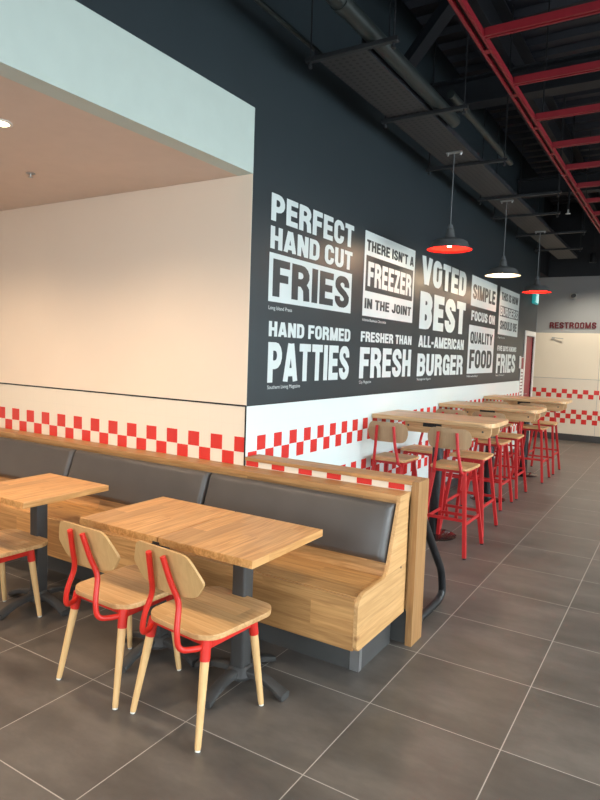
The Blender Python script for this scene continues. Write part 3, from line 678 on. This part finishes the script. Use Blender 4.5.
# ---------------------------------------------------------------- bar tables
def make_bar_table(label, y):
    t = thing('bar_table', label, 'table', (0.54, y, 0), 0, 'high oak bar tables against the tiled wall')
    o_ = round_poly([(-.533, -.30), (.555, -.30), (.555, .30), (-.533, .30)], [.01, .11, .11, .01], 5)
    bm = B(); prism(bm, [(a, b_, 1.05) for a, b_ in o_], (0, 0, .04), bev=.008, seg=3); obj('tabletop', bm, M['oak_bar'], t)
    for s_ in (-1, 1):
        bm = B(); pr = round_poly([(-.27, 1.0495), (-.27, .945), (.50, .945), (.50, 1.0495)], [.005, .03, .08, .005], 5)
        prism(bm, [(a, s_ * .13 - .013, b_) for a, b_ in pr], (0, .026, 0), bev=.002); ap = obj('apron', bm, M['oak_bar'], t)
        sl = B(); box(sl, -.10, .02, s_ * .1455 - .002, s_ * .1455 + .002, 1.000, 1.047); obj('slot', sl, M['black_metal'], ap)
        for bx in (-.24, .16, .43):
            bm = B(); lathe(bm, [(0, 0), (.009, 0), (.009, .004), (0, .004)], 12)
            for v in bm.verts: v.co = Vector((v.co.x + bx, (s_ * .1432) + s_ * v.co.z, 1.0 + v.co.y))
            obj('bolt', bm, M['iron'], ap)
    bm = B(); box(bm, -.07, .07, -.16, .16, 1.015, 1.0495, bev=.002); obj('top_bracket', bm, M['black_metal'], t)
    bm = B(); lathe(bm, [(0, .02), (.05, .02), (.05, 1.014), (0, 1.014)], 24); obj('post', bm, M['black_metal'], t, smooth=True)
    bm = B(); lathe(bm, [(0, 0.0005), (.20, 0.0005), (.203, .006), (.19, .014), (.06, .0195), (0, .0195)], 40); obj('base', bm, M['disc'], t, smooth=True)
    return t
BT = [2.19, 3.99, 5.86]
make_bar_table('high oak bar table nearest the bench, under the first red-lined lamp', BT[0])
make_bar_table('high oak bar table in the middle of the row, under the white-lined lamp', BT[1])
make_bar_table('high oak bar table furthest away, beside the restroom door', BT[2])

# ---------------------------------------------------------------- bar stools (local: back at -y)
def make_stool(label):
    t = thing('bar_stool', label, 'stool', (0, 0, 0), 0, 'red-legged bar stools at the high tables')
    s_ = round_poly([(-.165, -.175), (.165, -.175), (.175, .175), (-.175, .175)], [.06, .06, .035, .035], 5)
    bm = B(); prism(bm, [(a, b_, .700) for a, b_ in s_], (0, 0, .022), bev=.004); obj('seat', bm, M['oak_seat'], t)
    bk = B(); ol = round_poly([(-.16, 1.045), (.16, 1.045), (.192, .965), (.165, .872), (-.165, .872), (-.192, .965)], [.07, .07, .06, .06, .06, .06], 5)
    curved_panel(bk, ol, .011, .035, .10, .96, -.215); obj('backrest', bk, M['ply_back2'], t, smooth=True)
    L = [(-1, -1), (1, -1), (-1, 1), (1, 1)]; f = lambda a, b_, z: (a * (.128 + (.200 - .128) * (1 - z/.69)), b_ * (.135 + (.255 - .135) * (1 - z/.69)), z)
    for a, b_ in L:
        bm = B(); bar(bm, f(a, b_, .012), f(a, b_, .690), .028, .028); lg = obj('leg', bm, M['red_stool'], t)
        bm = B(); tube(bm, [f(a, b_, .0005), f(a, b_, .0115)], .015, 10); obj('foot_cap', bm, M['black_metal'], lg)
    for (a, b_), (c, d), z in (((-1, -1), (1, -1), .30), ((-1, 1), (1, 1), .24), ((-1, -1), (-1, 1), .27), ((1, -1), (1, 1), .27)):
        bm = B(); p, q = Vector(f(a, b_, z)), Vector(f(c, d, z)); k = (q - p).normalized() * .013; bar(bm, p + k, q - k, .012, .024); obj('footrest', bm, M['red_stool'], t)
    bm = B()
    for (a, b_), (c, d) in (((-1, -1), (1, -1)), ((-1, 1), (1, 1)), ((-1, -1), (-1, 1)), ((1, -1), (1, 1))):
        p, q = Vector(f(a, b_, .686)), Vector(f(c, d, .686)); bar(bm, p, q, .02, .025)
    obj('seat_frame', bm, M['red_stool'], t)
    for a in (-1, 1):
        P = [(a * .078, -.236, 1.015), (a * .090, -.222, .86), (a * .106, -.200, .76), (a * .116, -.193, .69), (a * .120, -.150, .672)]
        bm = B(); tube(bm, fillet(P, .03, 4), .0135, 8); obj('back_support', bm, M['red_stool'], t, smooth=True)
    return t
SG = None
s0 = make_stool('red-legged bar stool in front of the nearest bar table, closest to the aisle')
s0.location = (.785, 1.915, 0)
ST = [(.232, 1.925, 0, 'red-legged bar stool nearest the tiled wall, showing above the bench partition'),
      (.735, 2.60, PI, 'red-legged bar stool on the far side of the nearest bar table, by the aisle'),
      (.245, 2.60, PI, 'red-legged bar stool on the far side of the nearest bar table, against the wall'),
      (.620, 3.73, 0, 'red-legged bar stool in front of the middle bar table, by the aisle'),
      (.215, 3.70, 0, 'red-legged bar stool in front of the middle bar table, against the wall'),
      (.635, 4.40, PI, 'red-legged bar stool behind the middle bar table, by the aisle'),
      (.215, 4.42, PI, 'red-legged bar stool behind the middle bar table, against the wall'),
      (.69, 5.62, 0, 'red-legged bar stool in front of the furthest bar table, by the aisle'),
      (.22, 5.57, 0, 'red-legged bar stool in front of the furthest bar table, against the wall'),
      (.70, 6.38, PI, 'red-legged bar stool behind the furthest bar table, the last one by the aisle'),
      (.228, 6.36, PI, 'red-legged bar stool behind the furthest bar table, beside the wall')]
for x, y, rz, lb in ST: dup(s0, (x, y, 0), rz, lb)

# black looped metal stand behind the partition
hs = thing('booster_stand', 'black bent-metal stand showing behind the bench end post', 'stand', (0, 0, 0))
for x in (1.115, 0.80):
    bm = B(); P = fillet([(x, .30, .66), (x, .44, .50), (x, .70, .22), (x, .745, .06), (x, .66, .027), (x, .24, .027)], .06, 6)
    tube(bm, P, .025, 10); obj('side_frame', bm, M['black_metal'], hs, smooth=True)
bm = B(); bar(bm, (.80, .30, .655), (1.115, .30, .655), .03, .03); bar(bm, (.80, .26, .03), (1.115, .26, .03), .02, .02); obj('crossbar', bm, M['black_metal'], hs)
bm = B(); box(bm, .83, 1.085, .20, .42, .675, .695, bev=.005); obj('seat', bm, M['black_metal'], hs)

# ---------------------------------------------------------------- pendants
def make_pendant(label, loc, inner, power):
    x, y, z = loc; t = thing('pendant_lamp', label, 'lamp', (x, y, z), 0, 'dark pendant lamps over the bar tables')
    ztop = 3.405 - z
    bm = B(); pf = [(.022, .150), (.032, .142), (.042, .082), (.055, .066), (.120, .052), (.155, .030), (.170, -.008), (.195, -.030), (.197, -.033)]
    lathe(bm, pf, 40); sh = obj('shade', bm, M['shade_out'], t, smooth=True)
    bm = B(); pi_ = [(.0, .030), (.048, .030), (.108, .028), (.146, .009), (.161, -.020), (.193, -.033), (.197, -.034)]
    lathe(bm, pi_, 40); obj('shade_lining', bm, inner, t, smooth=True)
    bm = B(); lathe(bm, [(0, .185), (.018, .182), (.024, .151), (0, .151)], 20); obj('socket_cap', bm, M['cord'], t, smooth=True)
    bm = B(); lathe(bm, [(0, -.012), (.014, -.010), (.024, .004), (.024, .014), (.013, .029), (0, .029)], 16); obj('bulb', bm, M['bulb'], t, smooth=True)
    bm = B(); tube(bm, [(0, 0, .184), (0, 0, ztop - .012)], .0045, 8); obj('cord', bm, M['cord'], t, smooth=True)
    bm = B(); bar(bm, (-.07, 0, ztop - .006), (.07, 0, ztop - .006), .03, .011); tube(bm, [(-.06, 0, ztop - .012), (-.055, 0, ztop - .030)], .010, 8); tube(bm, [(.06, 0, ztop - .012), (.055, 0, ztop - .030)], .010, 8)
    obj('ceiling_bracket', bm, M['steel'], t)
    lt_ = light('bulb_light', 'POINT', (0, 0, -.045), power, (1.0, .72, .44), rad=.03); lt_.parent = t
make_pendant('dark pendant lamp with red lining, nearest, over the first bar table', (.55, 2.18, 2.60), M['shade_red'], 9)
make_pendant('dark pendant lamp with white lining, over the middle bar table', (.55, 4.06, 2.60), M['shade_white'], 9)
make_pendant('dark pendant lamp with red lining, furthest, near the restroom door', (.55, 5.96, 2.60), M['shade_red'], 9)

# ---------------------------------------------------------------- ceiling services
tr = thing('cable_tray', 'wide dark perforated cable tray running along the ceiling above the lamps', 'cable tray', (0, 0, 0))
bm = B(); box(bm, .30, .622, .20, 8.9, 3.452, 3.458); obj('tray_bottom', bm, M['tray'], tr)
for x in (.296, .622): bm = B(); box(bm, x, x + .004, .20, 8.9, 3.452, 3.50); obj('tray_side', bm, M['girder'], tr)
def trapeze(y, x0, x1, label, rods=(1,)):
    t = thing('trapeze_hanger', label, 'hanger', (0, y, 0), 0, 'black hanger struts under the cable tray')
    bm = B(); box(bm, x0, x1, -.018, .018, 3.424, 3.4515, bev=.003); obj('strut', bm, M['black_metal'], t)
    for x in ([x1 - .03, x0 + .03]):
        bm = B(); tube(bm, [(x, 0, 3.385), (x, 0, ZC + .01)], .006, 8); tube(bm, [(x, 0, 3.39), (x, 0, 3.408)], .014, 8); obj('rod', bm, M['black_metal'], t)
trapeze(.20, .24, .86, 'black hanger strut under the cable tray, nearest, with a bright rod nut')
trapeze(1.34, .24, .92, 'black hanger strut under the cable tray, second from the front')
trapeze(2.69, .10, .88, 'black hanger strut under the tray just past the first pendant lamp')
trapeze(4.05, .22, 1.12, 'long black hanger strut under the tray at the white-lined lamp')
trapeze(5.05, .12, .95, 'black hanger strut under the tray between the middle and furthest lamps')
trapeze(6.35, .12, 1.08, 'black hanger strut under the tray past the furthest lamp')
trapeze(7.75, .12, .85, 'black hanger strut under the tray near its far end')
# pipes
bm = B(); tube(bm, [(.682, -1.4, 3.505), (.682, 1.75, 3.505)], .050, 18); tube(bm, [(.682, -.20, 3.505), (.682, -.13, 3.505)], .056, 18)
tag(obj('pipe', bm, M['duct'], smooth=True), 'thick dark green-grey pipe running along the near right edge of the cable tray', 'pipe')
bm = B(); tube(bm, [(.765, 1.40, 3.575), (.765, 3.25, 3.575)], .030, 14); tag(obj('pipe', bm, M['duct'], smooth=True), 'short dark pipe beside the cable tray, right of its thick pipe', 'pipe')
bm = B(); tube(bm, [(.22, -1.4, 3.57), (.22, 8.6, 3.57)], .016, 10); tag(obj('conduit', bm, M['duct'], smooth=True), 'thin dark conduit along the wall side of the cable tray', 'pipe')
bm = B(); box(bm, .42, .60, 5.6, 8.8, 3.462, 3.50); tag(obj('cable_bundle', bm, M['girder']), 'dark cables lying in the far end of the cable tray', 'cable')
# girders
def ibeam(bm, p, q, h, wd, ax):
    p, q = Vector(p), Vector(q)
    bar(bm, p, q, .02, h); bar(bm, p + Vector((0, 0, h/2)), q + Vector((0, 0, h/2)), wd, .02); bar(bm, p - Vector((0, 0, h/2)), q - Vector((0, 0, h/2)), wd, .02)
for x, lb in ((.72, 'dark steel roof girder running lengthwise above the cable tray'), (3.6, 'dark steel roof girder running lengthwise over the right side of the hall')):
    bm = B(); ibeam(bm, (x, -6, 4.55), (x, 10.45, 4.55), .36, .22, 'y'); tag(obj('roof_girder', bm, M['girder']), lb, 'roof beam', 'dark steel roof girders')
for y, lb in ((-.6, 'dark steel roof girder crossing the hall nearest the viewer'), (3.0, 'dark steel roof girder crossing the hall above the first bar tables'), (6.8, 'dark steel roof girder crossing the hall above the furthest bar table')):
    bm = B(); ibeam(bm, (.01, y, 4.22), (6.45, y, 4.22), .24, .18, 'x'); tag(obj('roof_girder', bm, M['girder']), lb, 'roof beam', 'dark steel roof girders')
bm = B(); bar(bm, (.15, 1.95, 4.10), (.72, 1.55, 4.36), .10, .10); tag(obj('roof_brace', bm, M['girder']), 'dark diagonal brace between the roof girders above the cable tray', 'roof beam')
# red steel frame
rf = thing('red_steel_frame', 'red painted steel grid hanging under the dark roof deck', 'ceiling frame', (0, 0, 0))
def channel(bm, p, q, wd, h, t=.022):
    """channel with two bottom lips; shade of the gap painted on the web"""
    p, q = Vector(p), Vector(q); d = (q - p).normalized(); s_ = Vector((d.y, -d.x, 0))
    for k in (-1, 1):
        bar(bm, p + s_ * k * (wd/2 - t/2), q + s_ * k * (wd/2 - t/2), t, h)
    bar(bm, p + Vector((0, 0, h * .3)), q + Vector((0, 0, h * .3)), wd - 2*t + .002, h * .3, mi=1)
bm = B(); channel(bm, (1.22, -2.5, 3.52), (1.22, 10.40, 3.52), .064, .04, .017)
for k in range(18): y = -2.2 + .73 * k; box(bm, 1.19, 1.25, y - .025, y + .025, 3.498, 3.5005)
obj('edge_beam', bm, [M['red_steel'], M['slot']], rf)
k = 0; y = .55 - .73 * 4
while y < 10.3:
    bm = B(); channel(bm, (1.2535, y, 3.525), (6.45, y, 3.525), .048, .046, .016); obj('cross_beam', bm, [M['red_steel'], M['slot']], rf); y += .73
for y in (-1.8, 2.4, 6.6, 9.8):
    bm = B(); tube(bm, [(1.22, y, 3.57), (1.22, y, ZC + .01)], .006, 8); obj('rod', bm, M['black_metal'], rf)
# smoke detector on the deck side
t = thing('sprinkler_head', 'small white sprinkler hanging beside the cable tray past the middle lamp', 'sprinkler', (.95, 5.6, 3.56))
bm = B(); lathe(bm, [(0, -.03), (.03, -.028), (.032, -.02), (.012, -.015), (.010, .03), (0, .03)], 16); obj('head', bm, M['plastic_grey'], t, smooth=True)
bm = B(); tube(bm, [(0, 0, .03), (0, 0, ZC - 3.55)], .010, 8); obj('drop_pipe', bm, M['black_metal'], t)

# ---------------------------------------------------------------- small fixtures
for i, (x, y) in enumerate(DOWN):
    lb = ['recessed downlight glowing in the alcove ceiling at the left edge', 'recessed downlight deeper in the alcove ceiling', 'recessed downlight in the alcove ceiling nearer the viewer', 'recessed downlight in the far left of the alcove ceiling'][i]
    t = thing('downlight', lb, 'lamp', (x, y, 2.73), 0, 'recessed downlights of the alcove ceiling'); bm = B(); lathe(bm, [(.045, -.001), (.06, -.001), (.062, -.006), (.045, -.008), (.045, -.001)], 28); obj('trim_ring', bm, M['white'], t, smooth=True)
    bm = B(); lathe(bm, [(0, -.002), (.044, -.002), (.044, -.004), (0, -.004)], 24); obj('lens', bm, M['down_glow'], t)
t = thing('sprinkler_head', 'small metal sprinkler head under the alcove ceiling', 'sprinkler', (-1.34, -.63, 2.729))
bm = B(); lathe(bm, [(0, -.004), (.03, -.004), (.028, 0), (0, 0)], 20); lathe(bm, [(0, -.028), (.016, -.028), (.016, -.025), (.004, -.023), (.006, -.004), (0, -.004)], 16); obj('head', bm, M['steel'], t, smooth=True)
for i, (x, y) in enumerate(HALL):  # housings for the added hall spots
    lb = ['hall spotlight nearest the dining tables', 'hall spotlight beside the first bar tables', 'hall spotlight beside the furthest bar tables', 'hall spotlight nearest the far wall', 'hall spotlight over the corridor mouth'][i] + ' hanging at the red frame'
    t = thing('added_spotlight', 'added dark cylindrical ' + lb, 'lamp', (x, y, 3.45), 0, 'added ceiling spotlights of the hall'); bm = B(); lathe(bm, [(0, .16), (.055, .16), (.06, .15), (.06, 0), (.054, 0), (.054, .05), (0, .05)], 24); obj('housing', bm, M['black_metal'], t, smooth=True)
    bm = B(); tube(bm, [(0, 0, .16), (0, 0, ZC - 3.44)], .006, 8); obj('stem', bm, M['black_metal'], t)
# exit sign flat on the wall near the end
t = thing('exit_sign', 'small lit teal exit sign with a white running figure, high by the restroom door', 'sign', (0, 8.52, 2.72))
bm = B(); box(bm, .0005, .05, -.16, .16, -.10, .10, bev=.004); obj('sign_box', bm, M['exit_teal'], t)
bm = B(); box(bm, .0502, .052, .03, .14, -.08, .08); P = [(-.10, -.08), (-.055, -.02), (-.06, .03), (-.02, .035), (-.005, .0), (-.02, -.04), (.0, -.08), (-.02, -.08), (-.045, -.035), (-.08, -.08)]
prism(bm, [(.0502, a, b_) for a, b_ in P], (.0018, 0, 0)); lathe(bm, [(0, 0), (.018, 0), (.018, .0018), (0, .0018)], 12, c=(0, 0, 0))
for v in bm.verts:
    if abs(v.co.x) <= .0181 and abs(v.co.y) <= .0181 and 0 <= v.co.z <= .00181: v.co = Vector((.0502 + v.co.z, v.co.x - .03, v.co.y + .058))
obj('running_figure', bm, M['exit_white'], t)
# security camera
t = thing('security_camera', 'small dark dome camera on the grey band above the RESTROOMS letters', 'camera', (.36, YF - .001, 2.94))
bm = B(); box(bm, -.06, .06, -.035, 0, -.06, .06, bev=.01); obj('mount', bm, M['plastic_grey'], t)
bm = B(); tube(bm, [(0, -.035, 0), (.03, -.12, .0)], .038, 14); obj('lens_body', bm, M['girder'], t, smooth=True)
# wall bracket under the band
t = thing('wall_bracket', 'short grey arm on the cream far wall beside the red door', 'bracket', (.04, YF - .062, 2.08))
bm = B(); box(bm, -.025, .025, -.03, 0, -.012, .022, bev=.004); obj('plate', bm, M['plastic_grey'], t); bm = B(); bar(bm, (.0, -.02, .01), (.20, -.05, -.01), .015, .015); obj('arm', bm, M['plastic_grey'], t)
# notice sheet and switch beside the door
t = thing('notice_board', 'narrow white notice with red heading and thin dark lines beside the restroom door', 'sign', (0, 7.86, 0))
bm = B(); box(bm, .0005, .012, -.09, .09, .98, 1.66, bev=.002); obj('backing', bm, M['white'], t)
bm = B(); box(bm, .0122, .0135, -.082, .082, 1.46, 1.65); obj('heading', bm, M['door_red'], t)
for k in range(8): bm = B(); box(bm, .0122, .0135, -.08, .08, 1.00 + .055 * k, 1.018 + .055 * k); obj('text_line', bm, M['letter_red'], t)
bm = B(); box(bm, .0005, .02, 7.64, 7.70, 1.47, 1.68, bev=.006); tag(obj('wall_switch', bm, M['white']), 'small white plate on the slate wall right of the FRIES words', 'switch')
